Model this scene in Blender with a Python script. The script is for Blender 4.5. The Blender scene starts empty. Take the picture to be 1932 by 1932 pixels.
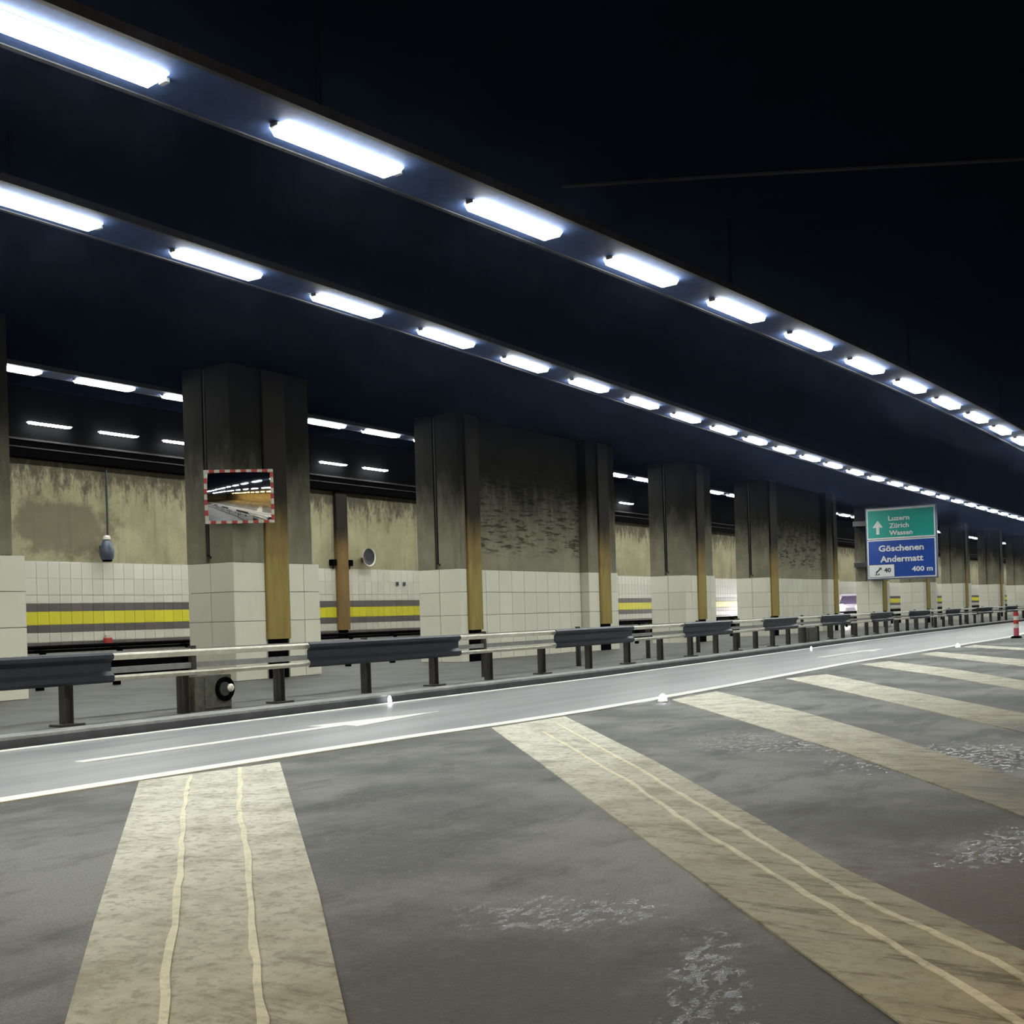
import bpy, bmesh, math, random
from mathutils import Matrix, Vector
random.seed(7)
C = bpy.context.scene.collection
sc = bpy.context.scene

# ------------------------------------------------------------------ camera, world, exposure
# metres; +Y runs along the tunnel, -X is towards the column wall, z = 0 is the carriageway
cam_d = bpy.data.cameras.new('camera'); cam = bpy.data.objects.new('camera', cam_d); C.objects.link(cam)
cam_d.sensor_width = 36.0; cam_d.lens = 2200.0 / 1932.0 * 36.0
cam_d.shift_y = 194.0 / 1932.0; cam_d.clip_end = 400
cam.matrix_world = (Matrix.Translation((0, 0, 1.15)) @ Matrix.Rotation(math.radians(33.5), 4, 'Z')
                    @ Matrix.Rotation(math.radians(90), 4, 'X') @ Matrix.Rotation(-0.029, 4, 'Z'))
sc.camera = cam
w = bpy.data.worlds.new('tunnel_dark'); sc.world = w; w.use_nodes = True
w.node_tree.nodes['Background'].inputs[0].default_value = (0.01, 0.012, 0.02, 1)
w.node_tree.nodes['Background'].inputs[1].default_value = 0.1
sc.view_settings.view_transform = 'Standard'; sc.view_settings.look = 'None'
sc.view_settings.gamma = 1.0; sc.view_settings.use_curve_mapping = False
sc.view_settings.exposure = 0.0
sc.cycles.max_bounces = 6; sc.cycles.diffuse_bounces = 3; sc.cycles.glossy_bounces = 3
LAMP = 74.0          # radiance of the cool white tunnel lamps
WARM = 170.0          # radiance of the yellow lamps on the slip road side
HAZE = 0.0019         # scatter density under the ceiling, 1/m
LAMP_COL = (0.97, 1.0, 0.945, 1); WARM_COL = (1.0, 0.62, 0.20, 1)

# ------------------------------------------------------------------ node helpers
class NT:
    def __init__(s, name):
        s.m = bpy.data.materials.new(name); s.m.use_nodes = True
        s.t = s.m.node_tree; s.p = s.t.nodes['Principled BSDF']
    def n(s, typ, ins=None, **kw):
        x = s.t.nodes.new(typ)
        for k, v in kw.items(): setattr(x, k, v)
        for k, v in (ins or {}).items():
            if hasattr(v, 'is_output'): s.t.links.new(v, x.inputs[k])
            else: x.inputs[k].default_value = v
        return x
    def set(s, **kw):
        for k, v in kw.items():
            k = k.replace('_', ' ')
            if hasattr(v, 'is_output'): s.t.links.new(v, s.p.inputs[k])
            else: s.p.inputs[k].default_value = v
        return s
    def pos(s): return s.n('ShaderNodeNewGeometry').outputs['Position']
    def noise(s, vec, scale, detail=4, rough=0.6, dist=0.0):
        return s.n('ShaderNodeTexNoise', {'Vector': vec, 'Scale': scale, 'Detail': detail, 'Roughness': rough, 'Distortion': dist}).outputs['Fac']
    def map(s, vec, loc=(0, 0, 0), rot=(0, 0, 0), scl=(1, 1, 1), typ='POINT'):
        return s.n('ShaderNodeMapping', {'Vector': vec, 'Location': loc, 'Rotation': rot, 'Scale': scl}, vector_type=typ).outputs[0]
    def ramp(s, v, a, b, ta=0.0, tb=1.0, smooth=True):
        return s.n('ShaderNodeMapRange', {'Value': v, 'From Min': a, 'From Max': b, 'To Min': ta, 'To Max': tb},
                   interpolation_type='SMOOTHSTEP' if smooth else 'LINEAR').outputs[0]
    def math(s, op, a, b=0.0):
        return s.n('ShaderNodeMath', {0: a, 1: b}, operation=op).outputs[0]
    def mix(s, f, a, b):
        x = s.n('ShaderNodeMix', data_type='RGBA')
        for k, v in ((0, f), (6, a), (7, b)):
            if hasattr(v, 'is_output'): s.t.links.new(v, x.inputs[k])
            else: x.inputs[k].default_value = v
        return x.outputs[2]
    def ell(s, vec, cx, cy, rx, ry, rot=0.0, soft=0.5, dist=None):
        """soft mask, 1 inside an ellipse on the ground"""
        v = s.map(vec, (cx, cy, 0), (0, 0, math.radians(rot)), (rx, ry, 1000), 'TEXTURE')
        l = s.n('ShaderNodeVectorMath', {0: v}, operation='LENGTH').outputs['Value']
        if dist is not None: l = s.math('ADD', l, dist)
        return s.ramp(l, 1.0, 1.0 - soft)
    def bump(s, h, strength=0.3, dist=0.02):
        return s.n('ShaderNodeBump', {'Height': h, 'Strength': strength, 'Distance': dist}).outputs[0]
def rgb(r, g, b): return (r, g, b, 1)
def plain(name, col, rough=0.6, metal=0.0, var=0.12, scale=9.0, bump=0.0, spec=0.5):
    m = NT(name); p = m.pos()
    f = m.noise(p, scale, 5)
    c = m.mix(m.ramp(f, 0.3, 0.7, 0, 1), tuple(x * (1 - var) for x in col[:3]) + (1,), tuple(min(1, x * (1 + var)) for x in col[:3]) + (1,))
    m.set(Base_Color=c, Roughness=rough, Metallic=metal, Specular_IOR_Level=spec)
    if bump: m.set(Normal=m.bump(m.noise(p, scale * 6, 4), bump, 0.01))
    return m.m
def emit(name, col, strength):
    m = NT(name); m.set(Base_Color=rgb(.8, .8, .8), Emission_Color=col, Emission_Strength=strength); return m.m

# ------------------------------------------------------------------ materials
def asphalt_material():
    m = NT('worn_wet_asphalt'); p = m.pos()
    n1 = m.noise(p, 0.5, 6, 0.6); n2 = m.noise(m.map(p, rot=(0, 0, .6), scl=(1, .35, 1)), 2.2, 6, .7); n3 = m.noise(p, 90, 3, .7); n4 = m.noise(p, 17, 6, .8)
    base = m.mix(m.ramp(n1, .38, .62), rgb(.125, .126, .122), rgb(.265, .265, .252))
    base = m.mix(m.ramp(n2, .48, .66, 0, .6), base, rgb(.07, .07, .066))
    base = m.mix(m.ramp(n4, .52, .66, 0, .55), base, rgb(.25, .245, .225))
    base = m.mix(m.ramp(n3, .45, .7, 0, .5), base, rgb(.035, .035, .033))
    d = m.math('MULTIPLY', m.math('SUBTRACT', m.noise(p, 2.6, 5, .7), .5), 1.6)
    # brown mud, and darker floor with the dimmer slip road light painted in
    mud = m.ell(p, -0.9, 4.9, 0.95, 1.15, 25, .6, d)
    base = m.mix(m.math('MULTIPLY', mud, .95), base, rgb(.062, .042, .016))
    darker = m.ell(p, -1.2, 3.2, .75, .75, 0, .5, d)
    darker2 = m.ell(p, -1.9, 6.2, 1.3, 1.0, 30, .7, d)
    base = m.mix(m.math('MULTIPLY', m.ell(p, -1.9, 2.6, 1.9, 1.7, 35, .7, d), .6), base, rgb(.060, .054, .042))
    base = m.mix(m.math('MULTIPLY', darker, .75), base, rgb(.045, .040, .034))
    base = m.mix(m.math('MULTIPLY', darker2, .55), base, rgb(.055, .053, .046))
    # wet splashes: smooth, rippled water films broken by dry grit
    d2 = m.math('MULTIPLY', m.math('SUBTRACT', m.noise(p, 9, 5, .75), .5), 2.4)
    wet = m.ell(p, -3.65, 9.55, .95, 1.0, 40, .6, d2)
    wet = m.math('MAXIMUM', wet, m.ell(p, -2.35, 3.85, .5, .32, 35, .6, d2))
    wet = m.math('MAXIMUM', wet, m.ell(p, -1.5, 3.3, .16, .75, 24, .7, d2))
    wet = m.math('MAXIMUM', wet, m.ell(p, -1.05, 6.0, .3, .9, -12, .7, d2))
    wet = m.math('MAXIMUM', wet, m.ell(p, -2.0, 9.0, 1.1, 1.6, -20, .9, d2))
    film = m.math('MULTIPLY', wet, m.ramp(m.noise(m.map(p, rot=(0, 0, .58), scl=(2.2, 1, 1)), 9, 4, .7), .48, .56))
    rough = m.ramp(film, 0, 1, .62, .07)
    rough = m.math('SUBTRACT', rough, m.math('MULTIPLY', m.math('MAXIMUM', darker, mud), .12))
    h = m.math('ADD', m.math('MULTIPLY', m.noise(p, 120, 4, .7), .5), m.math('MULTIPLY', m.noise(p, 22, 4, .7), 1.2))
    base = m.mix(film, base, rgb(.05, .05, .05))
    m.set(Base_Color=base, Roughness=rough, Specular_IOR_Level=m.ramp(film, 0, 1, .14, 1.0), Normal=m.bump(h, .5, .016))
    return m.m
def lane_material():
    m = NT('smooth_grey_asphalt'); p = m.pos()
    n = m.noise(m.map(p, scl=(1, .06, 1)), 2.4, 5, .6); g = m.noise(p, 60, 3, .6)
    c = m.mix(m.ramp(n, .3, .7), rgb(.245, .258, .268), rgb(.345, .36, .37))
    c = m.mix(m.ramp(g, .5, .8, 0, .3), c, rgb(.13, .135, .14))
    m.set(Base_Color=c, Roughness=.42, Normal=m.bump(g, .12, .006)); return m.m
def paint_material(name, col, dirt):
    m = NT(name); p = m.pos()
    n = m.noise(p, 2.6, 6, .7); g = m.noise(p, 70, 4, .75); s = m.noise(p, 15, 5, .75)
    st = m.noise(m.map(p, rot=(0, 0, -.585), scl=(.45, 2.6, 1)), 3.0, 6, .8)     # tyre scuffs across the slip road
    x = m.n('ShaderNodeSeparateXYZ', {0: p}).outputs
    e = m.ramp(m.math('ADD', x['X'], m.math('MULTIPLY', n, 1.2)), -4.6, -1.4, 0, 1, False)   # yellow-brown dirt plus painted-in warm lamp tint, growing to the right
    c = m.mix(m.ramp(n, .4, .75, 0, dirt), col, rgb(.20, .185, .135))
    c = m.mix(m.math('MULTIPLY', m.ramp(s, .5, .62), dirt * .7), c, rgb(.17, .16, .12))
    c = m.mix(m.math('MULTIPLY', m.ramp(g, .55, .75), .5), c, rgb(.12, .115, .09))
    c = m.mix(m.math('MULTIPLY', e, 1.0 * dirt), c, rgb(.205, .17, .078))
    c = m.mix(m.math('MULTIPLY', m.math('MULTIPLY', m.ramp(st, .5, .62), m.ramp(e, .6, .97)), dirt), c, rgb(.075, .06, .03))
    gone = m.ell(p, -.7, 7.6, 1.5, 1.9, 20, .8, m.math('MULTIPLY', m.math('SUBTRACT', s, .5), 1.2))
    gone = m.math('MAXIMUM', gone, m.ell(p, -1.2, 11.0, 1.35, 1.7, 20, .6, m.math('MULTIPLY', m.math('SUBTRACT', s, .5), 1.2)))
    c = m.mix(m.math('MULTIPLY', gone, .93), c, rgb(.12, .115, .098))
    m.set(Base_Color=c, Roughness=.6, Specular_IOR_Level=.15, Normal=m.bump(g, .2, .008)); return m.m
def tile_material(name, col, var=.05, dirt=.25):
    m = NT(name); p = m.pos()
    r = m.n('ShaderNodeObjectInfo').outputs['Random']
    n = m.noise(m.map(p, scl=(1, 1, .5)), 1.6, 6, .65)
    c = m.mix(r, tuple(q * (1 - var) for q in col[:3]) + (1,), tuple(min(1, q * (1 + var)) for q in col[:3]) + (1,))
    c = m.mix(m.ramp(n, .5, .85, 0, dirt), c, tuple(q * .62 for q in col[:3]) + (1,))
    m.set(Base_Color=c, Roughness=.38); return m.m
def concrete_material(name, lo, hi, soot_shade=.8, streak=.5, brick=False, stains=False, s0=2.5, s1=4.9):
    m = NT(name); p = m.pos(); x = m.n('ShaderNodeSeparateXYZ', {0: p}).outputs
    n = m.noise(p, .9, 6, .65); v = m.noise(m.map(p, scl=(4, 4, .25)), 1.0, 5, .65); g = m.noise(p, 11, 5, .7)
    c = m.mix(m.ramp(n, .3, .7), lo, hi)
    c = m.mix(m.ramp(v, .5, .75, 0, streak), c, rgb(.10, .092, .07))
    c = m.mix(m.ramp(g, .5, .8, 0, .35), c, tuple(q * .6 for q in lo[:3]) + (1,))
    if brick:     # spalled courses of the rough infill
        b = m.noise(m.map(p, scl=(1, .55, 4.2)), 2.6, 5, .75)
        zz = m.math('MULTIPLY', m.ramp(x['Z'], 2.6, 3.0), m.ramp(x['Z'], 5.6, 4.6))
        c = m.mix(m.math('MULTIPLY', m.ramp(b, .50, .60, 0, .85), zz), c, rgb(.035, .034, .030))
    z = m.math('ADD', x['Z'], m.math('MULTIPLY', m.math('SUBTRACT', m.noise(m.map(p, scl=(2, 2, .7)), 1.5, 5, .7), .5), 1.6))
    if stains:    # ragged black run-off under the duct and one damp patch
        rag = m.noise(m.map(p, scl=(1, 2.2, .8)), 2.4, 6, .8)
        c = m.mix(m.math('MULTIPLY', m.ramp(m.math('ADD', x['Z'], m.math('MULTIPLY', m.math('SUBTRACT', rag, .5), 3.2)), 3.9, 4.7), .85), c, rgb(.05, .045, .035))
        pz = m.n('ShaderNodeCombineXYZ', {0: x['Y'], 1: x['Z'], 2: 0.0}).outputs[0]
        dd = m.math('MULTIPLY', m.math('SUBTRACT', m.noise(p, 1.8, 5, .7), .5), 1.1)
        c = m.mix(m.math('MULTIPLY', m.ell(pz, 15.9, 3.35, 1.7, .75, 0, .35, dd), .7), c, rgb(.11, .098, .068))
    c = m.mix(m.ramp(z, s0, s1, 0, soot_shade), c, rgb(.006, .0057, .0052))      # exhaust soot thickens upwards, and shade of the unlit tops is painted in
    m.set(Base_Color=c, Roughness=.9, Specular_IOR_Level=.1, Normal=m.bump(g, .3, .02)); return m.m
def ochre_material(name, col):
    m = NT(name); p = m.pos(); x = m.n('ShaderNodeSeparateXYZ', {0: p}).outputs
    n = m.noise(m.map(p, scl=(2, 2, .4)), 2.0, 5, .7)
    c = m.mix(m.ramp(n, .35, .7), col, tuple(q * .75 for q in col[:3]) + (1,))
    z = m.math('ADD', x['Z'], m.math('MULTIPLY', m.math('SUBTRACT', n, .5), .7))
    c = m.mix(m.ramp(z, 2.25, 2.6, 0, .5), c, rgb(.16, .10, .04))
    c = m.mix(m.ramp(z, 2.7, 3.8, 0, .97), c, rgb(.008, .0075, .007))
    m.set(Base_Color=c, Roughness=.6, Specular_IOR_Level=.12); return m.m
M = dict(
    asphalt=asphalt_material(), lane=lane_material(),
    paint=paint_material('worn_white_paint', rgb(.70, .685, .575), .72),
    seam=paint_material('fresh_paint_seam', rgb(.86, .82, .62), .35),
    line=paint_material('bright_line_paint', rgb(.85, .86, .82), .12),
    tile=tile_material('cream_tile', rgb(.70, .69, .57)), tile_end=tile_material('cream_tile_end', rgb(.66, .65, .55), .04),
    wtile=tile_material('wall_tile_white', rgb(.60, .58, .50), .05), gtile=tile_material('wall_tile_grey', rgb(.115, .10, .095), .12),
    ytile=tile_material('wall_tile_yellow', rgb(.66, .60, .035), .06, .15),
    grout=plain('tile_backing', rgb(.42, .41, .34), .9), grout_wall=plain('wall_tile_backing', rgb(.46, .45, .40), .9),
    conc=concrete_material('column_concrete', rgb(.17, .165, .12), rgb(.25, .24, .175), .97, .5),
    conc_in=concrete_material('rough_infill_concrete', rgb(.22, .21, .15), rgb(.30, .285, .205), .96, .3, True),
    conc_wall=concrete_material('back_wall_concrete', rgb(.27, .25, .155), rgb(.38, .35, .225), .25, .5, False, True, 3, 6),
    ochre=ochre_material('ochre_cover_paint', rgb(.33, .255, .085)), brown=ochre_material('brown_cover_paint', rgb(.24, .15, .06)),
    ceil=plain('sooty_ceiling', rgb(.0022, .0030, .0068), .95, 0, .25, 1.5, 0, .0),
    black=plain('soot_black', rgb(.0022, .0022, .0026), .9, spec=.02), dark=plain('dark_grey_metal', rgb(.045, .046, .048), .5, .3),
    tray=plain('halo_plate_blue', rgb(.026, .041, .092), .8, 0, spec=.05), trayrim=plain('cable_tray_rim', rgb(.035, .034, .036), .8, 0, spec=.05),  # blue plate tone stands in for the lens glow around the lamps
    housing=plain('lamp_housing', rgb(.09, .095, .105), .5, .3),
    post=plain('guard_post_steel', rgb(.055, .053, .05), .55, .35), wbeam=plain('dark_guard_beam', rgb(.042, .049, .062), .42, .55),
    rail=plain('pale_galvanised_rail', rgb(.78, .76, .66), .42, .25), railback=plain('grey_galvanised_rail', rgb(.30, .30, .28), .5, .3),
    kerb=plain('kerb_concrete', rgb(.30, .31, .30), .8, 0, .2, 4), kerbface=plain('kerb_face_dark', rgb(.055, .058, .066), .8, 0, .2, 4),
    median=plain('median_concrete', rgb(.15, .15, .145), .85, 0, .25, 2), road2=plain('far_carriageway_asphalt', rgb(.15, .152, .15), .6, 0, .22, 1.2),
    box=plain('cabinet_green_grey', rgb(.085, .088, .07), .7, .1, .25, 14),
    green=plain('sign_green', rgb(.005, .36, .30), .45, 0, .03), blue=plain('sign_blue', rgb(.006, .062, .36), .45, 0, .03),
    white=plain('sign_white', rgb(.80, .83, .84), .45, 0, .03), frame=plain('sign_frame', rgb(.11, .14, .22), .5),
    ink=plain('sign_black_ink', rgb(.05, .05, .06), .5), red=plain('signal_red', rgb(.42, .035, .03), .45, 0, .08),
    pink=plain('faded_red', rgb(.45, .07, .13), .5, 0, .08), pale=plain('off_white_plastic', rgb(.6, .58, .52), .5),
    van=plain('pale_van_paint', rgb(.62, .58, .66), .35), glass=plain('van_windscreen', rgb(.10, .08, .13), .12),
    tyre=plain('black_rubber', rgb(.012, .012, .012), .9), bluegrey=plain('blue_grey_enamel', rgb(.07, .09, .13), .35, .2),
)
M['mirror'] = NT('polished_mirror').set(Base_Color=rgb(.9, .9, .9), Metallic=1.0, Roughness=.03).m
M['lamp'] = emit('cool_lamp_diffuser', LAMP_COL, LAMP)
M['warm'] = emit('yellow_lamp_diffuser', WARM_COL, WARM)
M['stud'] = emit('emissive_stud_lens', rgb(.95, .98, 1), 14)  # stud brightness is put in as emission
M['head'] = emit('headlight_lens', rgb(1, .98, .96), 40)

# ------------------------------------------------------------------ mesh helpers
class MB:
    def __init__(s): s.v = []; s.f = []
    def box(s, x0, x1, y0, y1, z0, z1):
        i = len(s.v)
        s.v += [(x0, y0, z0), (x1, y0, z0), (x1, y1, z0), (x0, y1, z0), (x0, y0, z1), (x1, y0, z1), (x1, y1, z1), (x0, y1, z1)]
        s.f += [tuple(i + k for k in q) for q in ((0, 3, 2, 1), (4, 5, 6, 7), (0, 1, 5, 4), (1, 2, 6, 5), (2, 3, 7, 6), (3, 0, 4, 7))]
        return s
    def cbox(s, x0, x1, y0, y1, z0, z1, c):
        """box with chamfered vertical and top edges"""
        i = len(s.v)
        def ring(d, z): return [(x0 + d, y0, z), (x1 - d, y0, z), (x1, y0 + d, z), (x1, y1 - d, z), (x1 - d, y1, z), (x0 + d, y1, z), (x0, y1 - d, z), (x0, y0 + d, z)]
        def ins(r, c): return [(min(max(a, x0 + c), x1 - c), min(max(b, y0 + c), y1 - c), q) for a, b, q in r]
        s.v += ring(c, z0) + ring(c, z1 - c) + ins(ring(c, z1), c)
        for l in (0, 8):
            for k in range(8): s.f.append((i + l + k, i + l + (k + 1) % 8, i + l + 8 + (k + 1) % 8, i + l + 8 + k))
        s.f += [tuple(i + k for k in reversed(range(8))), tuple(i + 16 + k for k in range(8))]
        return s
    def prism(s, prof, path, closed=True):
        """sweep a closed (x, z) profile along a list of (X, Y) stations"""
        n = len(prof); i = len(s.v)
        for X, Y in path: s.v += [(X + a, Y, b) for a, b in prof]
        for k in range(len(path) - 1):
            for j in range(n): a = i + k * n; s.f.append((a + j, a + (j + 1) % n, a + n + (j + 1) % n, a + n + j))
        s.f += [tuple(i + k for k in reversed(range(n))), tuple(i + (len(path) - 1) * n + k for k in range(n))]
        return s
    def tube(s, pts, r, seg=10, r2=None):
        pts = [Vector(p) for p in pts]; i = len(s.v); n = len(pts)
        for k, p in enumerate(pts):
            d = (pts[min(k + 1, n - 1)] - pts[max(k - 1, 0)]).normalized()
            u = d.orthogonal().normalized(); w_ = d.cross(u); rr = r if r2 is None else r + (r2 - r) * k / (n - 1)
            s.v += [tuple(p + (u * math.cos(t) + w_ * math.sin(t)) * rr) for t in [2 * math.pi * j / seg for j in range(seg)]]
        for k in range(n - 1):
            for j in range(seg): a = i + k * seg; s.f.append((a + j, a + (j + 1) % seg, a + seg + (j + 1) % seg, a + seg + j))
        s.f += [tuple(i + k for k in reversed(range(seg))), tuple(i + (n - 1) * seg + k for k in range(seg))]
        return s
    def lathe(s, prof, seg=20, axis='Z', o=(0, 0, 0)):
        i = len(s.v); n = len(prof)
        for r, h in prof:
            for j in range(seg):
                t = 2 * math.pi * j / seg; a, b = r * math.cos(t), r * math.sin(t)
                q = {'Z': (a, b, h), 'X': (h, a, b), 'Y': (b, h, a)}[axis]
                s.v.append((q[0] + o[0], q[1] + o[1], q[2] + o[2]))
        for k in range(n - 1):
            for j in range(seg): a = i + k * seg; s.f.append((a + j, a + (j + 1) % seg, a + seg + (j + 1) % seg, a + seg + j))
        s.f += [tuple(i + k for k in reversed(range(seg))), tuple(i + (n - 1) * seg + k for k in range(seg))]
        return s
    def poly(s, pts, z0, z1):
        """a flat outline given a thickness"""
        n = len(pts); i = len(s.v)
        s.v += [(x, y, z0) for x, y in pts] + [(x, y, z1) for x, y in pts]
        s.f += [tuple(i + k for k in reversed(range(n))), tuple(i + n + k for k in range(n))]
        s.f += [(i + k, i + (k + 1) % n, i + n + (k + 1) % n, i + n + k) for k in range(n)]
        return s
    def mesh(s, name, mat, smooth=False):
        me = bpy.data.meshes.new(name); me.from_pydata(s.v, [], s.f); me.update()
        b = bmesh.new(); b.from_mesh(me); bmesh.ops.recalc_face_normals(b, faces=b.faces); b.to_mesh(me); b.free()
        for m in (mat if isinstance(mat, (list, tuple)) else [mat]): me.materials.append(m)
        if smooth:
            me.polygons.foreach_set('use_smooth', [True] * len(me.polygons))
            try: me.set_sharp_from_angle(angle=math.radians(40))
            except Exception: pass
        return me
    def build(s, name, mat, parent=None, smooth=False): return put(name, s.mesh(name, mat, smooth), parent)
def put(name, me, parent=None, loc=(0, 0, 0), rotz=0.0):
    o = bpy.data.objects.new(name, me); C.objects.link(o); o.parent = parent; o.location = loc; o.rotation_euler[2] = rotz
    return o
def tag(o, label, cat, group=None):
    o['label'] = label; o['category'] = cat
    if group: o['group'] = group
    return o
def thing(name, label, cat, loc=(0, 0, 0), rotz=0.0, group=None): return tag(put(name, None, None, loc, rotz), label, cat, group)
def struct(o): o['kind'] = 'structure'; return o
def stuff(o): o['kind'] = 'stuff'; return o
def lerp(tab, y):
    if y <= tab[0][0]: return tab[0][1]
    for (a, p), (b, q) in zip(tab, tab[1:]):
        if y <= b: return p + (q - p) * (y - a) / (b - a)
    return tab[-1][1]
def stations(tab, y0, y1, step=1.5):
    n = max(1, int(math.ceil((y1 - y0) / step))); return [(lerp(tab, y0 + (y1 - y0) * k / n), y0 + (y1 - y0) * k / n) for k in range(n + 1)]
ORD = 'first second third fourth fifth sixth seventh eighth ninth tenth eleventh twelfth thirteenth fourteenth fifteenth sixteenth seventeenth eighteenth nineteenth twentieth'.split()
ORD += ['twenty-' + q for q in ORD[:9]]

# plan of the long features (Y, X)
KERB = [(-40, -10.15), (7, -10.12), (14, -10.08), (18, -10.1), (25, -10.45), (35, -11.0), (45, -11.35), (60, -11.6), (115, -11.8)]
RAIL = [(y, x - .74) for y, x in KERB]
GORE = [(-40, -7.3), (4.6, -7.2), (8.4, -7.08), (10.1, -6.9), (12.4, -6.8), (16.7, -6.92), (22.7, -7.2), (29, -7.2), (39, -7.15), (46, -7.7), (115, -9.0)]
FX = -17.1           # face of the columns
WX = -22.3           # back wall
CZ = 6.25            # ceiling

# ------------------------------------------------------------------ the setting
struct(MB().box(-24, 10, -45, 175, -.3, 0).build('floor', M['asphalt']))
struct(MB().box(-24, 10, -45, 175, CZ, CZ + .4).build('ceiling', M['ceil']))
wl = struct(MB().box(WX - .5, WX, -45, 175, 0, CZ).build('wall_left', M['conc_wall']))
struct(MB().box(9.5, 10, -45, 175, 0, CZ).build('wall_right', M['conc_wall']))
struct(MB().box(-24, 10, 175, 175.5, 0, CZ).build('wall_far', M['ceil'])); struct(MB().box(-24, 10, -45.5, -45, 0, CZ).build('wall_near', M['conc_wall']))
def strip(name, ta, tb, y0, y1, z0, z1, mat, parent=None):
    a = stations(ta, y0, y1); b = stations(tb, y0, y1); m = MB(); n = len(a)
    for (xa, y), (xb, _) in zip(a, b): m.v += [(xa, y, z0), (xb, y, z0), (xb, y, z1), (xa, y, z1)]
    for k in range(n - 1):
        i = 4 * k
        for j in range(4): m.f.append((i + j, i + (j + 1) % 4, i + 4 + (j + 1) % 4, i + 4 + j))
    m.f += [(3, 2, 1, 0), tuple(4 * n - 4 + j for j in range(4))]
    return m.build(name, mat, parent)
off = lambda t, d: [(y, x + d) for y, x in t]
struct(strip('lane_surface', KERB, GORE, -40, 174, 0, .004, M['lane']))
struct(strip('far_lane_surface', [(-40, WX), (174, WX)], off(KERB, -1.6), -40, 174, 0, .004, M['road2']))
kb = struct(strip('kerb_median', off(KERB, -1.65), off(KERB, -.22), -40, 174, 0, .10, M['median']))
strip('kerb_stone', off(KERB, -.46), off(KERB, -.12), -40, 174, 0, .115, M['kerb'], kb)
strip('kerb_face', off(KERB, -.125), off(KERB, -.10), -40, 174, 0, .085, M['kerbface'], kb)

# sooty duct along the top of the back wall, with its long ledges
du = struct(MB().box(WX, WX + .28, -45, 175, 4.78, CZ).build('trim_1', M['black']))
MB().box(WX + .28, WX + .34, -45, 175, 5.12, 5.16).build('ledge', M['trayrim'], du)
MB().box(WX + .28, WX + .33, -45, 175, 4.96, 4.985).build('ledge', M['trayrim'], du)

# tiles of the back wall, in the bays that show between the columns
def brick_mesh(name, dx, dy, dz, mat, c=.006): return MB().cbox(0, dx, 0, dy, 0, dz, c).mesh(name, mat)
TW, TH = .282, .36
rows = [('wall_tile', 2.235, .36, M['wtile']), ('wall_tile', 1.875, .36, M['wtile']), ('wall_tile', 1.69, .18, M['wtile']),
        ('grey_tile', 1.52, .165, M['gtile']), ('yellow_tile', 1.225, .29, M['ytile']), ('grey_tile', 1.06, .16, M['gtile']),
        ('low_tile', .85, .205, M['wtile']), ('brown_tile', .69, .155, M['gtile'])]
MB().box(WX, WX + .015, 10, 172, .0, 2.6).build('tile_backing', M['grout_wall'], wl)
for nm, z, h, mt in rows:
    me = brick_mesh(nm, .022, TW - .006, h - .008, mt, .003)
    far = MB()
    y = 11.0
    while y < 172:
        seen = (12.5 < y < 20.2) or (24.0 < y < 29.0)
        if seen: put(nm, me, wl, (WX + .012, y, z))
        else: far.box(WX + .012, WX + .04, y, y + TW - .012, z, z + h - .01)
        y += TW
    stuff(far.build('far_' + nm, mt, wl))
MB().box(WX, WX + .03, 10, 172, .0, .68).build('plinth', M['black'], wl)

# ------------------------------------------------------------------ columns
TS, TR = .6, .585
tile_front = {}
def tmesh(kind, n, mat):
    k = (kind, round(n, 3), mat.name)
    if k not in tile_front:
        tile_front[k] = brick_mesh('tile', .04, n - .014, TR - .012, mat, .005) if kind == 'f' else brick_mesh('tile', n - .014, .04, TR - .012, mat, .005)
    return tile_front[k]
def clad_front(par, x, y0, y1, detail=True):
    n = max(1, round((y1 - y0) / TS)); w_ = (y1 - y0) / n
    me = tmesh('f', w_, M['tile']); far = MB()
    for r in range(4):
        for k in range(n):
            if detail: put('tile', me, par, (x, y0 + k * w_ + .007, r * TR + .012))
            else: far.box(x, x + .04, y0 + k * w_ + .007, y0 + (k + 1) * w_ - .007, r * TR + .012, (r + 1) * TR)
    if not detail: stuff(far.build('tile_cladding', M['tile'], par))
def clad_end(par, x0, x1, y, detail=True):
    n = 2; w_ = (x1 - x0) / n; me = tmesh('e', w_, M['tile_end'])
    for r in range(4):
        for k in range(n): put('tile', me, par, (x0 + k * w_ + .007, y - .04, r * TR + .012))
BX = -18.42          # back of the columns
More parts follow.
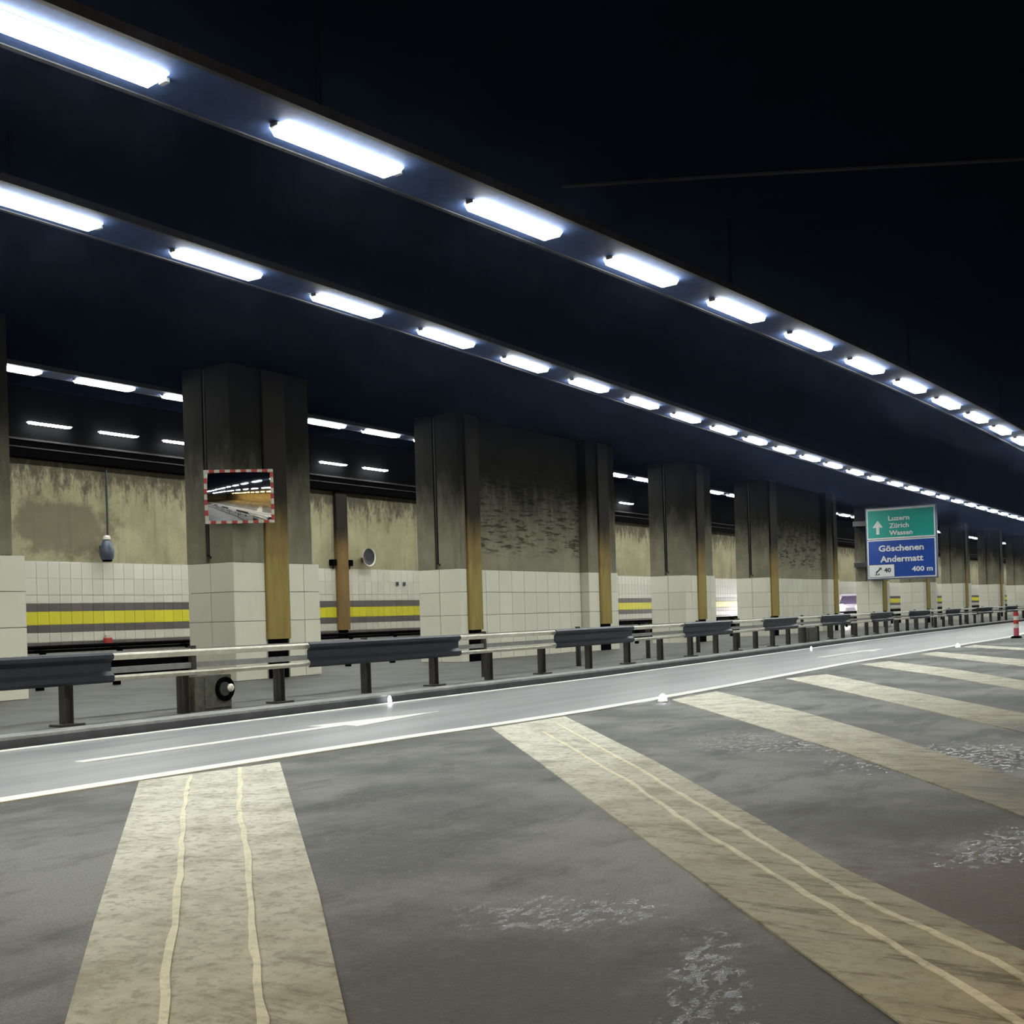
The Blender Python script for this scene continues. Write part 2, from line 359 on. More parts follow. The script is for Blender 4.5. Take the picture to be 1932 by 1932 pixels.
def column(label, y0, y1, top1=None, pipe=None, detail=True, end=True, x=FX):
    """tiled foot y0..y1, plain concrete shaft above; label says which"""
    o = thing('column', label, 'column', (0, 0, 0), 0, 'columns between the two carriageways')
    y1c = y1 - .2 if top1 is None else top1
    MB().box(BX + .04, x - .04, y0 + .04, y1 - .03, 0, 2.35).build('tile_backing', M['grout'], o)
    sh = MB()
    # two slabs with a groove on the end face, upper shaft
    gx = (BX + x) / 2 - .05
    sh.box(BX, gx - .06, y0, y1c, 2.35, CZ).box(gx + .06, x, y0, y1c, 2.35, CZ).box(gx - .07, gx + .07, y0 + .08, y1c, 2.35, CZ)
    sh.build('shaft', M['conc'], o)
    pf = (y0, y1)
    if pipe:
        clad_front(o, x - .04, y0, pipe[0], detail); clad_front(o, x - .04, pipe[1], y1, detail)
        cv = MB().cbox(x - .05, x + .07, pipe[0], pipe[1], .80, CZ - .01, .02).build('duct_cover', M['ochre'], o)
        MB().box(x - .04, x + .035, pipe[0] + .07, pipe[1] - .07, .0, .80).build('duct_outlet', M['black'], cv)
    else: clad_front(o, x - .04, y0, y1, detail)
    if end: clad_end(o, BX, x, y0 + .04)
    if end and detail:
        MB().tube([(gx, y0 + .03, CZ - .05), (gx, y0 + .03, 2.62), (gx + .02, y0 + .0, 2.5), (gx + .10, y0 - .03, 2.46)], .03, 8).build('conduit', M['trayrim'], o, True)
    return o
S = .983
column('tiled column cut off by the left edge of the photo', 9.1, 11.5, 11.27)
column('column carrying the framed traffic mirror', 16.02, 18.45, 18.24, (16.86, 17.5))
column('column at the near end of the wide stained infill wall', 23.55, 24.42, 24.42, (23.83, 24.42))
column('narrow column at the far end of the wide stained infill wall', 30.0, 31.8, 31.72, (30.62, 31.26))
column('single column just past the wide stained infill wall', 36.67, 39.2, 39.0, (37.65, 38.28))
column('column at the near end of the second, smaller infill wall', 44.33, 45.4, 45.4, (44.62, 45.4))
column('narrow column at the far end of the second infill wall', 51.7, 53.3, 53.2, (52.5, 52.95))
column('column holding the arms of the green and blue road sign', 60.1, 61.55, 61.4, (60.25, 60.85), False)
column('first column to the right of the road sign', 68.4, 71.5, 71.3, (69.0, 69.7), False)
column('second column to the right of the road sign', 78.2, 80.6, 80.4, (78.9, 79.5), False)
column('third column to the right of the road sign', 89.2, 91.6, 91.4, (90.0, 90.6), False)
column('most distant column at the right edge of the photo', 99.5, 102, 101.8, (100.2, 100.8), False)
def infill(label, y0, y1, detail=True):
    o = thing('infill_wall', label, 'wall', group='infill walls between paired columns')
    x = FX - .28
    MB().box(BX + .2, x, y0, y1, 2.35, CZ).build('rough_panel', M['conc_in'], o)
    MB().box(BX + .2, x - .03, y0, y1, 0, 2.35).build('tile_backing', M['grout'], o)
    clad_front(o, x - .03, y0, y1 - .02, detail)
infill('wide concrete infill wall with black spalled courses above cream tiles', 24.44, 29.98)
infill('smaller and farther infill wall, sooty concrete above cream tiles', 45.42, 51.68)

# ------------------------------------------------------------------ fittings on the back wall
o = thing('emergency_lamp', 'blue-grey pear-shaped lamp on a conduit above the wall tiles', 'lamp', (WX + .05, 16.88, 2.64))
MB().lathe([(.02, .0), (.12, .01), (.15, .08), (.16, .2), (.135, .34), (.09, .43), (.05, .46)], 20, 'Z', (.2, 0, 0)).build('body', M['bluegrey'], o, True)
MB().lathe([(.05, .46), (.085, .47), (.08, .53), (.04, .56), (.01, .565)], 16, 'Z', (.2, 0, 0)).build('cap', M['pale'], o, True)
MB().lathe([(.02, -.03), (.1, -.03), (.135, .06), (.14, .1)], 16, 'Z', (.2, 0, 0)).build('skirt', M['black'], o, True)
MB().box(0, .12, -.05, .05, .12, .34).build('bracket', M['dark'], o)
MB().tube([(.05, .15, 2.12), (.05, .15, .32), (.12, .08, .25)], .025, 8).build('conduit', M['dark'], o, True)
o = thing('wall_dish', 'round grey dish loudspeaker on the back wall beside the brown cover', 'loudspeaker', (WX, 25.88, 2.95))
MB().lathe([(.03, .0), (.06, .1), (.16, .16), (.27, .26), (.28, .29), (.255, .27), (.14, .21), (.03, .19)], 24, 'X').build('bowl', M['pale'], o, True)
MB().lathe([(.235, .255), (.24, .275), (.05, .235), (.0, .23)], 24, 'X').build('grille', M['dark'], o, True)
MB().box(-.02, .1, -.05, .05, -.14, -.02).build('bracket', M['dark'], o)
cvr = thing('wall_duct_cover', 'tall brown duct cover on the back wall beside the dish', 'duct', (WX, 24.93, 0))
MB().cbox(.0, .13, -.24, .24, .86, 4.78, .02).build('cover', M['brown'], cvr)
MB().box(.0, .09, -.17, .17, .0, .86).build('outlet', M['black'], cvr)
for dy, lb in ((-.38, 'small black junction box left of the brown duct cover'), (.30, 'small black junction box right of the brown duct cover')):
    o = thing('junction_box', lb, 'box', (WX, 24.93 + dy, 2.68), 0, 'junction boxes by the brown cover')
    MB().cbox(0, .16, -.09, .09, 0, .17, .015).build('body', M['black'], o); MB().tube([(.06, .03, -.1), (.06, .03, .0)], .022, 8).build('cable_gland', M['dark'], o)
for dy, lb in ((27.4, 'left one of two small dark vents in the wall tiles'), (27.73, 'right one of two small dark vents in the wall tiles')):
    o = thing('wall_vent', lb, 'vent', (WX + .045, dy, 2.13), 0, 'vents in the wall tiles')
    MB().cbox(0, .03, -.05, .05, 0, .11, .006).build('vent_frame', M['bluegrey'], o)
    for k in range(3): MB().box(.03, .04, -.04, .04, .02 + .03 * k, .035 + .03 * k).build('slat', M['dark'], o)
o = thing('marker_lamp', 'small red marker lamp low on the yellow striped wall', 'lamp', (WX + .04, 16.95, .73))
MB().cbox(0, .12, -.09, .09, 0, .17, .02).build('lens', M['red'], o); MB().lathe([(.06, .17), (.05, .2), (.06, .23), (.02, .24)], 12, 'Z', (.06, 0, 0)).build('cap', M['pale'], o, True)

# ------------------------------------------------------------------ traffic mirror
mz = thing('traffic_mirror', 'rectangular convex traffic mirror in a red and white chequered frame', 'mirror', (-16.86, 16.0, 3.60))
MW, MH = .66, .52
fwd = Vector((16.86, -16.0, -2.3)).normalized(); face = Matrix(((.69, .724, 0), (0, 0, 1), (.724, -.69, 0))).transposed()
mz.rotation_euler = (math.radians(93.5), 0, math.radians(39))
m = MB(); NX, NY = 16, 12          # bulged reflecting face, local x right, y up, z to the viewer
for j in range(NY + 1):
    for i in range(NX + 1):
        u, v = -1 + 2 * i / NX, -1 + 2 * j / NY
        m.v.append(((MW - .055) * u, (MH - .055) * v, .085 - .075 * (u * u * 1.3 + v * v) / 2))
for j in range(NY):
    for i in range(NX): a = j * (NX + 1) + i; m.f.append((a, a + 1, a + NX + 2, a + NX + 1))
m.build('glass', M['mirror'], mz, True)
MB().cbox(-MW, MW, -MH, MH, -.05, .0, .02).build('backplate', M['dark'], mz)
def frame_seg(x0, x1, y0, y1, red): MB().cbox(x0, x1, y0, y1, .0, .045, .006).build('red_block' if red else 'white_block', M['red'] if red else M['pale'], mz)
nb = 13
for k in range(nb):
    a, b = -MW + 2 * MW * k / nb, -MW + 2 * MW * (k + 1) / nb
    frame_seg(a, b, MH - .055, MH, k % 2 == 1); frame_seg(a, b, -MH, -MH + .055, k % 2 == 1)
nv = 9
for k in range(nv):
    a, b = -MH + .055 + (2 * MH - .11) * k / nv, -MH + .055 + (2 * MH - .11) * (k + 1) / nv
    frame_seg(-MW, -MW + .055, a, b, k % 2 == 1); frame_seg(MW - .055, MW, a, b, k % 2 == 0)
for q in (.1, -.3): MB().tube([(0, q, -.04), (-.1, q, -.30)], .035, 10).build('bracket_arm', M['dark'], mz, True)

# ------------------------------------------------------------------ direction sign on column arms
SX0, SX1, SY, SZ0, SZ1 = -17.62, -14.25, 59.6, 2.45, 5.98
SW, SH = SX1 - SX0, SZ1 - SZ0
sg = thing('direction_sign', 'large green and blue motorway direction sign naming Göschenen and Andermatt', 'sign', (SX0, SY, SZ0))
def panel(name, x0, x1, z0, z1, y, mat, t=.02): return MB().box(x0, x1, y, y + t, z0, z1).build(name, mat, sg)
MB().cbox(-.07, SW + .07, .03, .14, -.07, SH + .07, .02).build('back_frame', M['frame'], sg)
GS = .555 * SH
panel('green_border', 0, SW, GS + .02, SH, 0, M['white'], .03); panel('green_panel', .06, SW - .06, GS + .09, SH - .10, -.012, M['green'], .02)
panel('blue_border', 0, SW, 0, GS - .01, 0, M['white'], .03); panel('blue_panel', .06, SW - .06, .06, GS - .07, -.012, M['blue'], .02)
panel('exit_border', .05, .40 * SW, .05, .20 * SH, -.022, M['ink'], .02); panel('exit_plate', .075, .40 * SW - .025, .075, .20 * SH - .025, -.03, M['white'], .02)
dg = bpy.context.evaluated_depsgraph_get()
def lettering(txt, x, z, h, wmax, mat, y=-.03, name='lettering'):
    cu = bpy.data.curves.new('text', 'FONT'); cu.body = txt; cu.size = h * 1.42; cu.extrude = .004; cu.offset = .008 * h / .2; cu.resolution_u = 2
    t = bpy.data.objects.new('text', cu); C.objects.link(t); bpy.context.view_layer.update()
    me = bpy.data.meshes.new_from_object(t.evaluated_get(bpy.context.evaluated_depsgraph_get())); bpy.data.objects.remove(t)
    xs = [v.co.x for v in me.vertices]; k = wmax / (max(xs) - min(xs)); x0 = min(xs)
    for v in me.vertices: v.co = Vector(((v.co.x - x0) * k, -v.co.z, v.co.y))
    me.materials.clear(); me.materials.append(mat)
    return put(name, me, sg, (x, y, z))
lettering('Luzern', .325 * SW, SH * .82, .23, .31 * SW, M['white']); lettering('Zürich', .335 * SW, SH * .715, .23, .29 * SW, M['white'])
lettering('Wassen', .335 * SW, SH * .612, .23, .34 * SW, M['white'])
lettering('Göschenen', .17 * SW, SH * .385, .30, .66 * SW, M['white']); lettering('Andermatt', .19 * SW, SH * .232, .30, .63 * SW, M['white'])
lettering('400 m', .65 * SW, SH * .085, .24, .30 * SW, M['white']); lettering('40', .245 * SW, SH * .085, .22, .10 * SW, M['ink'], -.034)
def flat(name, pts, mat, y=-.03):
    m = MB(); n = len(pts); m.v = [(a, y, b) for a, b in pts] + [(a, y + .012, b) for a, b in pts]
    m.f = [tuple(range(n)), tuple(n + k for k in reversed(range(n)))] + [(k, (k + 1) % n, n + (k + 1) % n, n + k) for k in range(n)]
    return m.build(name, mat, sg)
ax, az = .165 * SW, SH * .63
flat('arrow', [(ax - .075, az), (ax + .075, az), (ax + .075, az + .36), (ax + .23, az + .33), (ax + .23, az + .40), (ax, az + .70), (ax - .23, az + .40), (ax - .23, az + .33), (ax - .075, az + .36)], M['white'])
ex, ez = .10 * SW, SH * .055
flat('exit_symbol', [(ex, ez), (ex + .07, ez), (ex + .07, ez + .14), (ex + .26, ez + .30), (ex + .21, ez + .345), (ex + .36, ez + .36), (ex + .36, ez + .22), (ex + .31, ez + .26), (ex + .12, ez + .08), (ex + .12, ez), (ex + .19, ez), (ex + .19, ez + .05), (ex + .25, ez + .05), (ex + .25, ez - .03), (ex, ez - .03)], M['ink'], -.036)
for z in (2.72, .62): MB().cbox(-.75, 1.2, .10, .49, z, z + .26, .02).build('support_arm', M['dark'], sg)

# ------------------------------------------------------------------ lamps on cable trays
def diffuser_mesh(L, W, D, mat):
    m = MB(); hl, hw = L / 2, W / 2
    prof = [(-hw * .72, 0), (hw * .72, 0), (hw, -D), (-hw, -D)]
    for y, k in ((-hl, .0), (-hl + .05, 1), (hl - .05, 1), (hl, .0)):
        m.v += [(a, y, b * (k if b else 1) if b else 0) for a, b in prof]
    for q in range(3):
        for j in range(4): a = q * 4; m.f.append((a + j, a + (j + 1) % 4, a + 4 + (j + 1) % 4, a + 4 + j))
    me = m.mesh('diffuser', mat); return me
def housing_mesh(L, W):
    m = MB(); hl, hw = L / 2 - .02, W / 2 * .70
    m.prism([(-hw, 0.0), (hw, 0.0), (hw, .005), (-hw, .005)], [(0, -hl), (0, hl)]); return m.mesh('housing', M['housing'])
LH = housing_mesh(1.33, .20)
LD = {k: diffuser_mesh(1.33, .20, .055, M[k]) for k in ('lamp', 'warm')}
LH2 = housing_mesh(1.03, .12); LD2 = diffuser_mesh(1.03, .12, .035, M['lamp'])
LC = MB().cbox(-.045, .045, -.02, .02, -.03, .005, .006).mesh('end_clip', M['housing'])
def lamp(label, x, y, z, rot, group, kind='lamp', small=False, name='tunnel_lamp'):
    o = thing(name, label, 'lamp', (x, y, z), rot, group)
    put('housing', LH2 if small else LH, o); put('diffuser', LD2 if small else LD[kind], o)
    if not small:
        put('end_clip', LC, o, (0, -.69, 0)); put('end_clip', LC, o, (0, .69, 0))
    return o
def tray(label, tab, y0, y1, z, w_=.36, plate=True):
    o = thing('cable_tray', label, 'cable tray', (0, 0, 0))
    st = stations(tab, y0, y1, 2.0); h = w_
    if plate: MB().prism([(-h, z + .006), (h, z + .006), (h, z + .016), (-h, z + .016)], st).build('halo_plate', M['tray'], o)  # plate added to catch lamp light and imitate the bluish halo
    for s in (-1, 1): MB().prism([(s * h - .025, z - .004), (s * h + .025, z - .004), (s * h + .025, z + .08), (s * h - .025, z + .08)], st).build('side_rail', M['trayrim'], o)
    y = y0 + 1.2
    while y < y1:
        x = lerp(tab, y); MB().box(x - .02, x + .02, y - .02, y + .02, z + .016, CZ).build('hanger', M['black'], o); y += 7.2
    return o
ROW_A = [(-40, -7.3)] + [(y, -7.30 + .1208 * y - .00184 * y * y) for y in (-2, 2, 5, 8, 11, 14, 17, 20, 23, 26, 29, 32)] + [(60, -5.2), (116, -5.2)]
ROW_B = [(-40, -10.75), (8, -10.75), (13, -10.82), (20, -11.1), (30, -11.5), (40, -11.75), (60, -11.72), (116, -11.5)]
ROW_C = [(-40, -19.35), (175, -19.35)]
ROW_D = [(-40, WX + .42), (175, WX + .42)]
ROW_W = [(-40, 5.0), (116, 5.0)]
ZA, ZB, ZC, ZD = 5.10, 5.55, 5.95, 5.50
tray('cable tray carrying the upper, nearest row of lamps', ROW_A, -30, 60, ZA)
tray('cable tray carrying the middle row of lamps along the barrier', ROW_B, -30, 135, ZB)
tray('cable tray carrying the lamps seen through the column gaps', ROW_C, 4, 150, ZC, .26)
def heading(tab, y): return -math.atan2(lerp(tab, y + 1) - lerp(tab, y - 1), 2.0)
YA = [7.42, 9.78, 12.17, 14.56, 16.94, 19.30, 21.66, 24.02, 26.37, 28.71, 31.05]
YB = [9.98, 12.40, 14.82, 17.25, 19.68, 22.09, 24.47, 26.84, 29.12, 31.45, 33.76, 36.04, 38.50, 41.00, 43.40, 45.70, 48.10, 50.50, 53.10, 55.60, 58.0, 60.4, 62.9, 65.3]
YA = [5.03] + YA; YB = [7.56] + YB      # the left-most of each row is cut by the frame
for k, y in enumerate(YA): lamp('bright lamp in the upper lamp row, %s from the left' % ORD[k], lerp(ROW_A, y), y, ZA, heading(ROW_A, y), 'lamps of the upper row')
for k, y in enumerate(YB): lamp('bright lamp in the middle lamp row, %s from the left' % ORD[k], lerp(ROW_B, y), y, ZB, heading(ROW_B, y), 'lamps of the middle row')
for k in range(9): y = 33.4 + 2.38 * k; lamp('lamp of the upper row beyond the right edge of the photo', lerp(ROW_A, y), y, ZA, 0, 'upper row lamps out of frame')
for k in range(27): y = 67.7 + 2.4 * k; lamp('lamp of the middle row beyond the right edge of the photo', lerp(ROW_B, y), y, ZB, 0, 'middle row lamps out of frame')
for k in range(10): y = 2.65 - 2.38 * k; lamp('lamp of the upper row behind the camera', lerp(ROW_A, y), y, ZA, 0, 'upper row lamps behind the camera')
for k in range(10): y = 5.14 - 2.42 * k; lamp('lamp of the middle row behind the camera', lerp(ROW_B, y), y, ZB, 0, 'middle row lamps behind the camera')
for k in range(11): y = -25 + 2.6 * k; lamp('yellow lamp above the slip road behind the camera', 5.0, y, 5.0, 0, 'yellow slip road lamps', 'warm')
YC = [12.75 + 2.12 * k for k in range(62)]
BLK = [(9.1, 11.4), (16.02, 18.4), (23.55, 31.75), (36.67, 39.1), (44.33, 53.2), (60.1, 61.5), (68.4, 71.4), (78.2, 80.5), (89.2, 91.5), (99.5, 101.9)]
GAP = ['gap left of the mirror column', 'gap between mirror column and wide infill wall', 'gap just past the wide infill wall', 'gap before the smaller infill wall', 'gap with the van', 'gap behind the road sign',
       'first gap right of the road sign', 'second gap right of the road sign', 'third gap right of the road sign']
def gap_of(y):      # which opening between the columns this lamp shows through, seen from the carriageway
    for k in range(len(BLK) - 1):
        if any(BLK[k][1] < (y + d) * 18.42 / 19.35 and BLK[k][1] < (y + d) * 17.1 / 19.35 and (y + d) * 18.42 / 19.35 < BLK[k + 1][0] for d in (-.6, -.3, 0, .3, .6)): return k
    return None
seen = {}
for y in YC:
    g = gap_of(y)
    if g is None: lb, grp = 'lamp over the far lane, hidden behind a column', 'hidden far lane lamps'
    else: lb, grp = 'far lane lamp, %s seen in the %s' % (ORD[seen.setdefault(g, 0)], GAP[g]), 'lamps seen between the columns'; seen[g] += 1
    lamp(lb, -19.35, y, ZC, 0, grp)
YD = [13.6 + 1.78 * k for k in range(3)] and [15.39, 17.16, 18.94, 24.3, 26.1, 41.6]
for k, y in enumerate(YD): lamp('thin lamp high on the sooty back wall, %s from the left' % ORD[k], WX + .42, y, ZD, 0, 'thin lamps on the back wall', 'lamp', True, 'wall_lamp')
o = tag(MB().tube([(-7.03, 11.96, CZ - .03), (-4.7, 13.2, CZ - .03), (-2.37, 14.51, CZ - .03), (2, 17, CZ - .03)], .022, 8).build('ceiling_cable', M['trayrim']), 'thin cable clipped across the black ceiling at upper right', 'cable')

# thin blue scatter layer added under the ceiling for the lamps' lens glow
hz = bpy.data.materials.new('glow_haze'); hz.use_nodes = True; t = hz.node_tree; t.nodes.clear()
vo = t.nodes.new('ShaderNodeVolumeScatter'); vo.inputs['Color'].default_value = rgb(.38, .55, 1.0); vo.inputs['Density'].default_value = HAZE; vo.inputs['Anisotropy'].default_value = .55
t.links.new(vo.outputs[0], t.nodes.new('ShaderNodeOutputMaterial').inputs['Volume'])
hazeo = stuff(MB().box(FX + .12, 9.3, -44, 174, 4.3, CZ - .02).build('glow_haze', hz)); hazeo['label'] = 'thin bluish haze added under the black ceiling for lamp glow'; hazeo['category'] = 'haze'

# ------------------------------------------------------------------ guard rail
gr = thing('guard_rail', 'steel guard rail of alternating dark beams and pale rails beside the kerb', 'guard rail')
wprof = [(.05, .865), (.085, .84), (.085, .80), (.03, .755), (.03, .66), (.085, .615), (.085, .565), (.05, .535), (.035, .535), (.07, .575), (.07, .61), (.015, .655), (.015, .76), (.07, .805), (.07, .83), (.045, .85)]
SEC = [-13.0, -10, -7, -4, -1, 2.2, 5.2, 8.17, 11.45, 14.6, 17.7, 20.7, 23.6, 26.4, 29.1, 31.8, 34.5, 37.4, 40.3, 43.1, 45.9, 48.9, 52.2, 54.9, 58.8, 62.3, 66, 69, 72, 76, 79, 82, 86, 90, 94, 98]
for k in range(len(SEC) - 1):
    a, b = SEC[k], SEC[k + 1]
    if k % 2 == 0:   # closed dark beam
        MB().prism([(x + .06, z) for x, z in wprof], stations(RAIL, a - .12, b + .08, 1.5)).build('dark_beam', M['wbeam'], gr)
    else:            # two open rails
        st = stations(RAIL, a - .05, b + .05, 1.5)
        MB().prism([(.0, .775), (.03, .775), (.075, .83), (.07, .845), (.05, .852), (.0, .852)], st).build('upper_rail', M['rail'], gr)
        MB().prism([(.0, .545), (.035, .545), (.075, .585), (.07, .60), (.05, .606), (.0, .606)], st).build('lower_rail', M['rail'], gr)
bk = off(RAIL, -.62)
MB().prism([(-.04, .775), (.02, .775), (.02, .85), (-.04, .85)], stations(bk, -13, 98, 2)).build('rear_upper_rail', M['railback'], gr)
MB().prism([(-.04, .60), (.02, .60), (.02, .67), (-.04, .67)], stations(bk, -13, 98, 2)).build('rear_lower_rail', M['railback'], gr)
PY = [-4.5, -2.9, -1.3, .3, 1.9, 3.5, 5.0, 6.4, 7.75, 9.33, 10.9, 12.6, 14.17, 15.65, 17.3, 19.05, 20.75, 22.4, 24.1, 25.7, 27.1, 28.6, 30.0, 31.4, 32.9, 34.3, 35.8, 37.1, 38.6, 40.0, 41.4, 42.7, 44.4, 45.9, 47.4, 49.0, 50.6, 52.1, 53.7, 55.5, 57.0, 58.7, 60.5, 62.5, 64.5, 66.5, 69, 71.5, 74, 77, 80, 84, 88, 92, 96]
pm = MB().box(-.07, .03, -.055, -.045, 0, .445).box(-.07, .03, .045, .055, 0, .445).box(-.025, -.015, -.045, .045, 0, .445).mesh('post', M['post'])
pb = MB().cbox(-.12, .10, -.15, .15, 0, .025, .006).mesh('base_plate', M['post'])
sm = MB().box(-.04, .04, -.03, .03, 0, .78).mesh('rear_post', M['post'])
for k, y in enumerate(PY):
    p_ = put('post', pm, gr, (lerp(RAIL, y), y, .10))
    if k % 2 == 0 or y < 8: put('base_plate', pb, p_)
    if k % 2 == 0: put('rear_post', sm, gr, (lerp(RAIL, y) - .62, y - .9, .10))
for k in range(24): y = 8.9 + 3.05 * k; put('spacer', MB().box(-.62, .02, -.015, .015, .77, .80).mesh('spacer', M['post']) if k == 0 else bpy.data.meshes['spacer'], gr, (lerp(RAIL, y), y, 0))
# cabinets fixed under the rail
def cabinet(label, y, L, dial):
    x = lerp(RAIL, y)
    o = thing('roadside_cabinet', label, 'cabinet', (x - .02, y, .10), 0, 'cabinets under the guard rail')
    MB().cbox(-.22, .05, -L / 2, L / 2, 0, .425, .012).build('body', M['box'], o)
    MB().cbox(.05, .065, -L / 2 + .14, L / 2 - .02, .03, .40, .006).build('door', M['box'], o)
    if dial:
        MB().lathe([(.145, .065), (.15, .09), (.125, .105), (.105, .09), (.09, .07)], 24, 'X', (0, L / 2 - .14, .25)).build('ring', M['black'], o, True)
        MB().lathe([(.09, .066), (.085, .085), (.01, .09)], 20, 'X', (0, L / 2 - .14, .25)).build('dial', M['dark'], o, True)
        MB().lathe([(.045, .08), (.05, .11), (.03, .135), (.005, .14)], 16, 'X', (0, L / 2 - .07, .26)).build('knob', M['pale'], o, True)
cabinet('grey-green cabinet with a round dial under the near guard rail', 9.76, .58, True)
cabinet('plain dark cabinet under the distant guard rail', 33.6, .9, False)
# second rail, behind the columns
g2 = thing('far_guard_rail', 'black guard rail behind the columns, seen through the gaps', 'guard rail')
MB().prism([(0, .755), (.07, .755), (.09, .775), (.09, .81), (.05, .83), (0, .83)], [(-19.1, 6), (-19.1, 172)]).build('top_beam', M['black'], g2)
MB().prism([(0, .60), (.06, .60), (.08, .64), (.06, .69), (0, .69)], [(-19.1, 6), (-19.1, 172)]).build('lower_rail', M['railback'], g2)
p2 = MB().box(-.05, .05, -.06, .06, 0, .75).box(-.02, .12, -.07, .07, .44, .74).mesh('post', M['black'])
y = 8.0
while y < 98: put('post', p2, g2, (-19.15, y, 0)); y += 1.7

# ------------------------------------------------------------------ road markings
def line_thing(label, tab, y0, y1, hw, z=.012, name='edge_line'):
    return tag(strip(name, off(tab, -hw), off(tab, hw), y0, y1, 0, z, M['line']), label, 'road marking')
line_thing('white edge line along the hatched area', GORE, -30, 112, .10)
line_thing('thin white edge line along the foot of the kerb', KERB, -30, 112, .065, .008)
def stripe(label, left, right, seams=()):
    o = tag(MB().poly(left + right[::-1], 0, .008).build('hatch_stripe', M['paint']), label, 'road marking', 'hatch stripes')
    for pts in seams:
        m = MB(); P = [Vector(p) for p in pts]; N = []
        for a, b in zip(P, P[1:]):
            for t in range(10): N.append(a.lerp(b, t / 10))
        N.append(P[-1]); L = []; R = []
        for k, p in enumerate(N):
            d = (N[min(k + 1, len(N) - 1)] - N[max(k - 1, 0)]).normalized(); n = Vector((-d.y, d.x)); q = p + n * random.uniform(-.008, .008); hw = .011 + .007 * random.random()
            L.append(q + n * hw); R.append(q - n * hw)
        for a, b in zip(L, R): m.v += [(a.x, a.y, .004), (b.x, b.y, .004), (b.x, b.y, .013), (a.x, a.y, .013)]
        for k in range(len(N) - 1):
            for j in range(4): i = 4 * k; m.f.append((i + j, i + (j + 1) % 4, i + 4 + (j + 1) % 4, i + 4 + j))
        m.f += [(3, 2, 1, 0), tuple(4 * len(N) - 4 + j for j in range(4))]
        m.build('seam', M['seam'], o)
V = lambda *p: list(p)
stripe('broad worn hatch stripe in the left foreground', V((-7.05, 5.62), (-3.89, 2.87), (-2.98, 2.09), (-1.6, .9)), V((-6.85, 6.86), (-3.39, 3.60), (-2.25, 2.49), (-.9, 1.2)),
       (V((-6.9, 5.98), (-6.0, 5.14), (-4.35, 3.69), (-2.73, 2.23), (-1.6, 1.2)), V((-6.89, 6.47), (-5.4, 5.05), (-3.88, 3.68), (-2.47, 2.37), (-1.3, 1.3))))
stripe('long yellowed hatch stripe running to the lower right corner', V((-6.75, 9.76), (-3.72, 6.37), (-2.6, 5.11), (-1.44, 3.82), (-1.06, 3.40), (.3, 1.9)), V((-6.68, 11.1), (-4.05, 8.02), (-2.51, 6.12), (-1.62, 5.0), (-.76, 4.1), (.6, 2.7)),
       (V((-6.0, 9.55), (-3.72, 6.97), (-2.6, 5.60), (-1.35, 4.2), (-.9, 3.7), (.35, 2.2)), V((-6.3, 10.3), (-3.9, 7.5), (-2.55, 5.87), (-1.45, 4.55), (-.8, 3.92), (.45, 2.45))))
stripe('third hatch stripe, crossing the wet patch', V((-6.55, 13.54), (-4.47, 10.97), (-2.87, 8.97), (-1.35, 6.88), (-.6, 5.8)), V((-6.6, 15.06), (-4.51, 12.46), (-2.94, 10.27), (-1.55, 8.2), (-.6, 6.8)))
stripe('fourth hatch stripe from the foreground', V((-6.66, 17.92), (-4.41, 14.6), (-2.33, 11.48), (-1.3, 9.9)), V((-6.4, 19.15), (-3.85, 15.16), (-2.5, 13.09), (-1.4, 11.4)))
stripe('fifth hatch stripe from the foreground', V((-6.8, 22.34), (-4.48, 18.8), (-2.0, 14.6)), V((-6.6, 23.6), (-4.54, 20.42), (-2.3, 16.3)))
stripe('sixth hatch stripe from the foreground', V((-6.8, 26.7), (-3.76, 21.6), (-2.5, 19.4)), V((-6.75, 28.0), (-4.19, 24.09), (-2.7, 21.5)))
stripe('most distant hatch stripe beside the red beacon', V((-6.8, 30.9), (-4.97, 28.65), (-3.0, 26.0)), V((-6.8, 32.3), (-5.19, 29.91), (-3.2, 27.4)))
def lane_arrow(label, x, y):
    pts = [(x - .07, y), (x + .07, y), (x + .07, y + 3.3), (x + .28, y + 3.25), (x, y + 5.1), (x - .28, y + 3.05), (x - .07, y + 3.1)]
    tag(MB().poly(pts, .002, .012).build('lane_arrow', M['line']), label, 'road marking', 'lane arrows')
lane_arrow('long white lane arrow in the foreground lane', -8.55, 6.2); lane_arrow('distant white lane arrow farther along the lane', -8.6, 25.2)
ST = [(-6.52, 13.22, 'glowing road stud on the hatched edge line, left one'), (-6.85, 30.6, 'glowing road stud on the hatched edge line, right one'),
      (-10.25, 29.5, 'glowing road stud at the kerb, distant one'), (-10.12, 12.23, 'glowing road stud at the kerb, near one')]
for x, y, lb in ST:
    o = thing('road_stud', lb, 'road stud', (x, y, .004), 0, 'glowing road studs'); r = .06 if x > -9 else .03
    MB().lathe([(r * 1.15, 0), (r * 1.1, .012), (r * .95, .018)], 16).build('base', M['pale'], o)
    MB().lathe([(r * .9, .018), (r * .85, .05), (r * .6, .085), (r * .2, .10)], 16).build('lens', M['stud'], o, True)

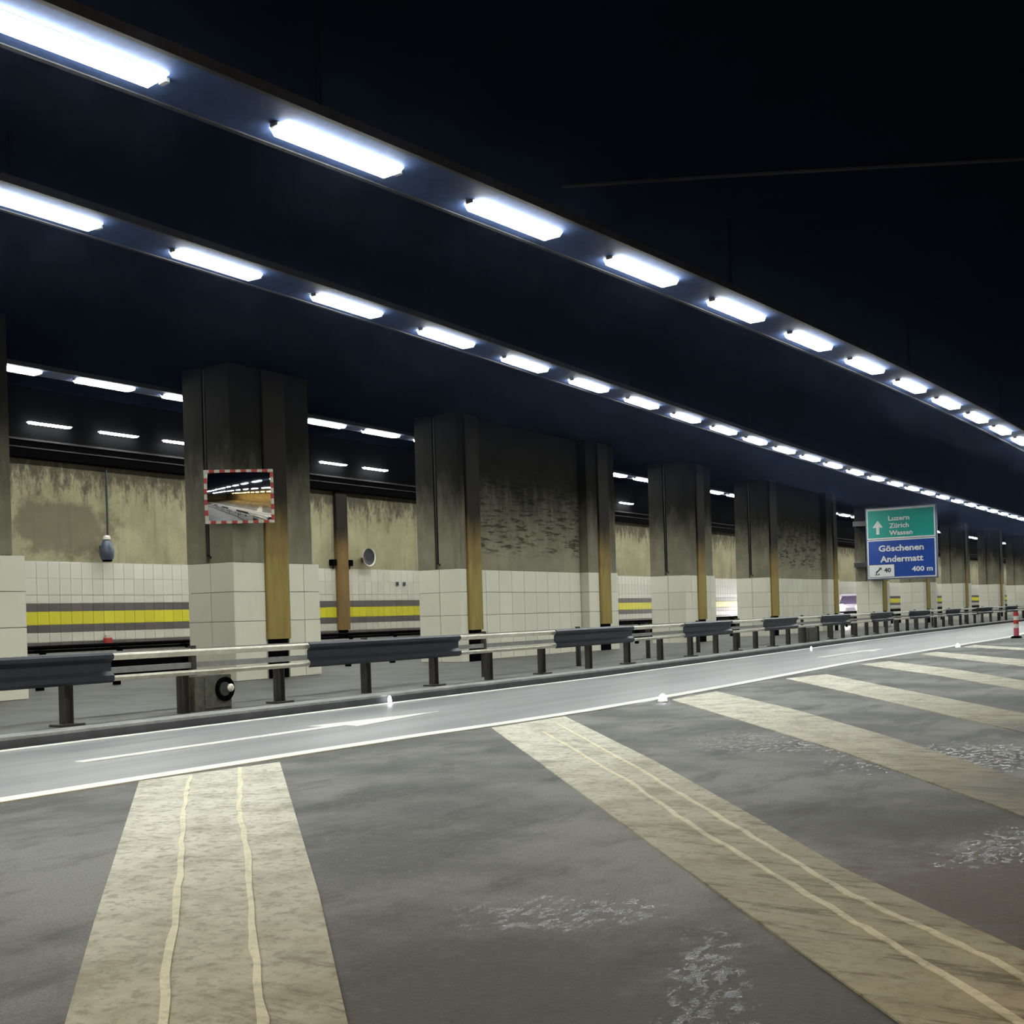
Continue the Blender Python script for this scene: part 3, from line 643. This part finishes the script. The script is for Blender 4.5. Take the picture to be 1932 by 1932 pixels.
# ------------------------------------------------------------------ beacon post
o = thing('beacon_post', 'red and white striped beacon post at the right edge', 'post', (-6.78, 37.9, 0))
MB().lathe([(.16, 0), (.15, .05), (.09, .07), (.05, .07)], 16).build('foot', M['black'], o)
for k, c in enumerate(('pink', 'pink', 'pale', 'red', 'pale', 'red')):
    z = .07 + .12 * k; MB().lathe([(.075, z), (.075, z + .12)], 16).build('band', M[c], o, True)

# ------------------------------------------------------------------ van in the far lane
vn = thing('delivery_van', 'pale van with blazing headlight in the gap left of the road sign', 'van', (-20.25, 65.0, 0))
hw = .92
side = [(0, .35), (0, .75), (-.04, 1.0), (.55, 1.18), (.95, 1.70), (1.3, 1.80), (4.2, 1.80), (4.35, 1.6), (4.4, .35)]   # (y, z) outline
m = MB(); n = len(side); m.v = [(-hw, a, b) for a, b in side] + [(hw, a, b) for a, b in side]
m.f = [tuple(range(n)), tuple(n + k for k in reversed(range(n)))] + [(k, (k + 1) % n, n + (k + 1) % n, n + k) for k in range(n)]
m.build('body', M['van'], vn)
g = MB(); g.v = [(-.82, .54, 1.215), (.82, .54, 1.215), (.74, .89, 1.67), (-.74, .89, 1.67)]; g.v += [(a, b + .02, c - .02) for a, b, c in g.v]; g.f = [(0, 1, 2, 3), (7, 6, 5, 4), (0, 4, 5, 1), (1, 5, 6, 2), (2, 6, 7, 3), (3, 7, 4, 0)]
g.build('windscreen', M['glass'], vn)
for s in (-1, 1):
    MB().lathe([(.19, .03), (.18, -.0), (.1, -.03), (.01, -.04)], 16, 'Y', (s * .50, -.06, 1.02)).build('headlight', M['head'], vn, True)
    for yy in (.8, 3.5): MB().lathe([(.2, -.1), (.33, -.1), (.33, .1), (.2, .1)], 18, 'X', (s * .80, yy, .33)).build('wheel', M['tyre'], vn, True)
MB().box(-.9, .9, -.05, .02, .36, .56).build('bumper', M['tyre'], vn); MB().box(-.4, .4, -.02, .01, .62, .74).build('grille', M['dark'], vn)
for s in (-1, 1):
    sp = bpy.data.lights.new('headlight_beam', 'SPOT'); sp.energy = 1300; sp.spot_size = math.radians(60); sp.spot_blend = .6; sp.shadow_soft_size = .1; sp.color = (1, .95, .92)
    so = bpy.data.objects.new('headlight_beam', sp); C.objects.link(so); so.parent = vn; so.location = (s * .5, -.16, 1.02); so.rotation_euler = (math.radians(84), 0, math.radians(176))
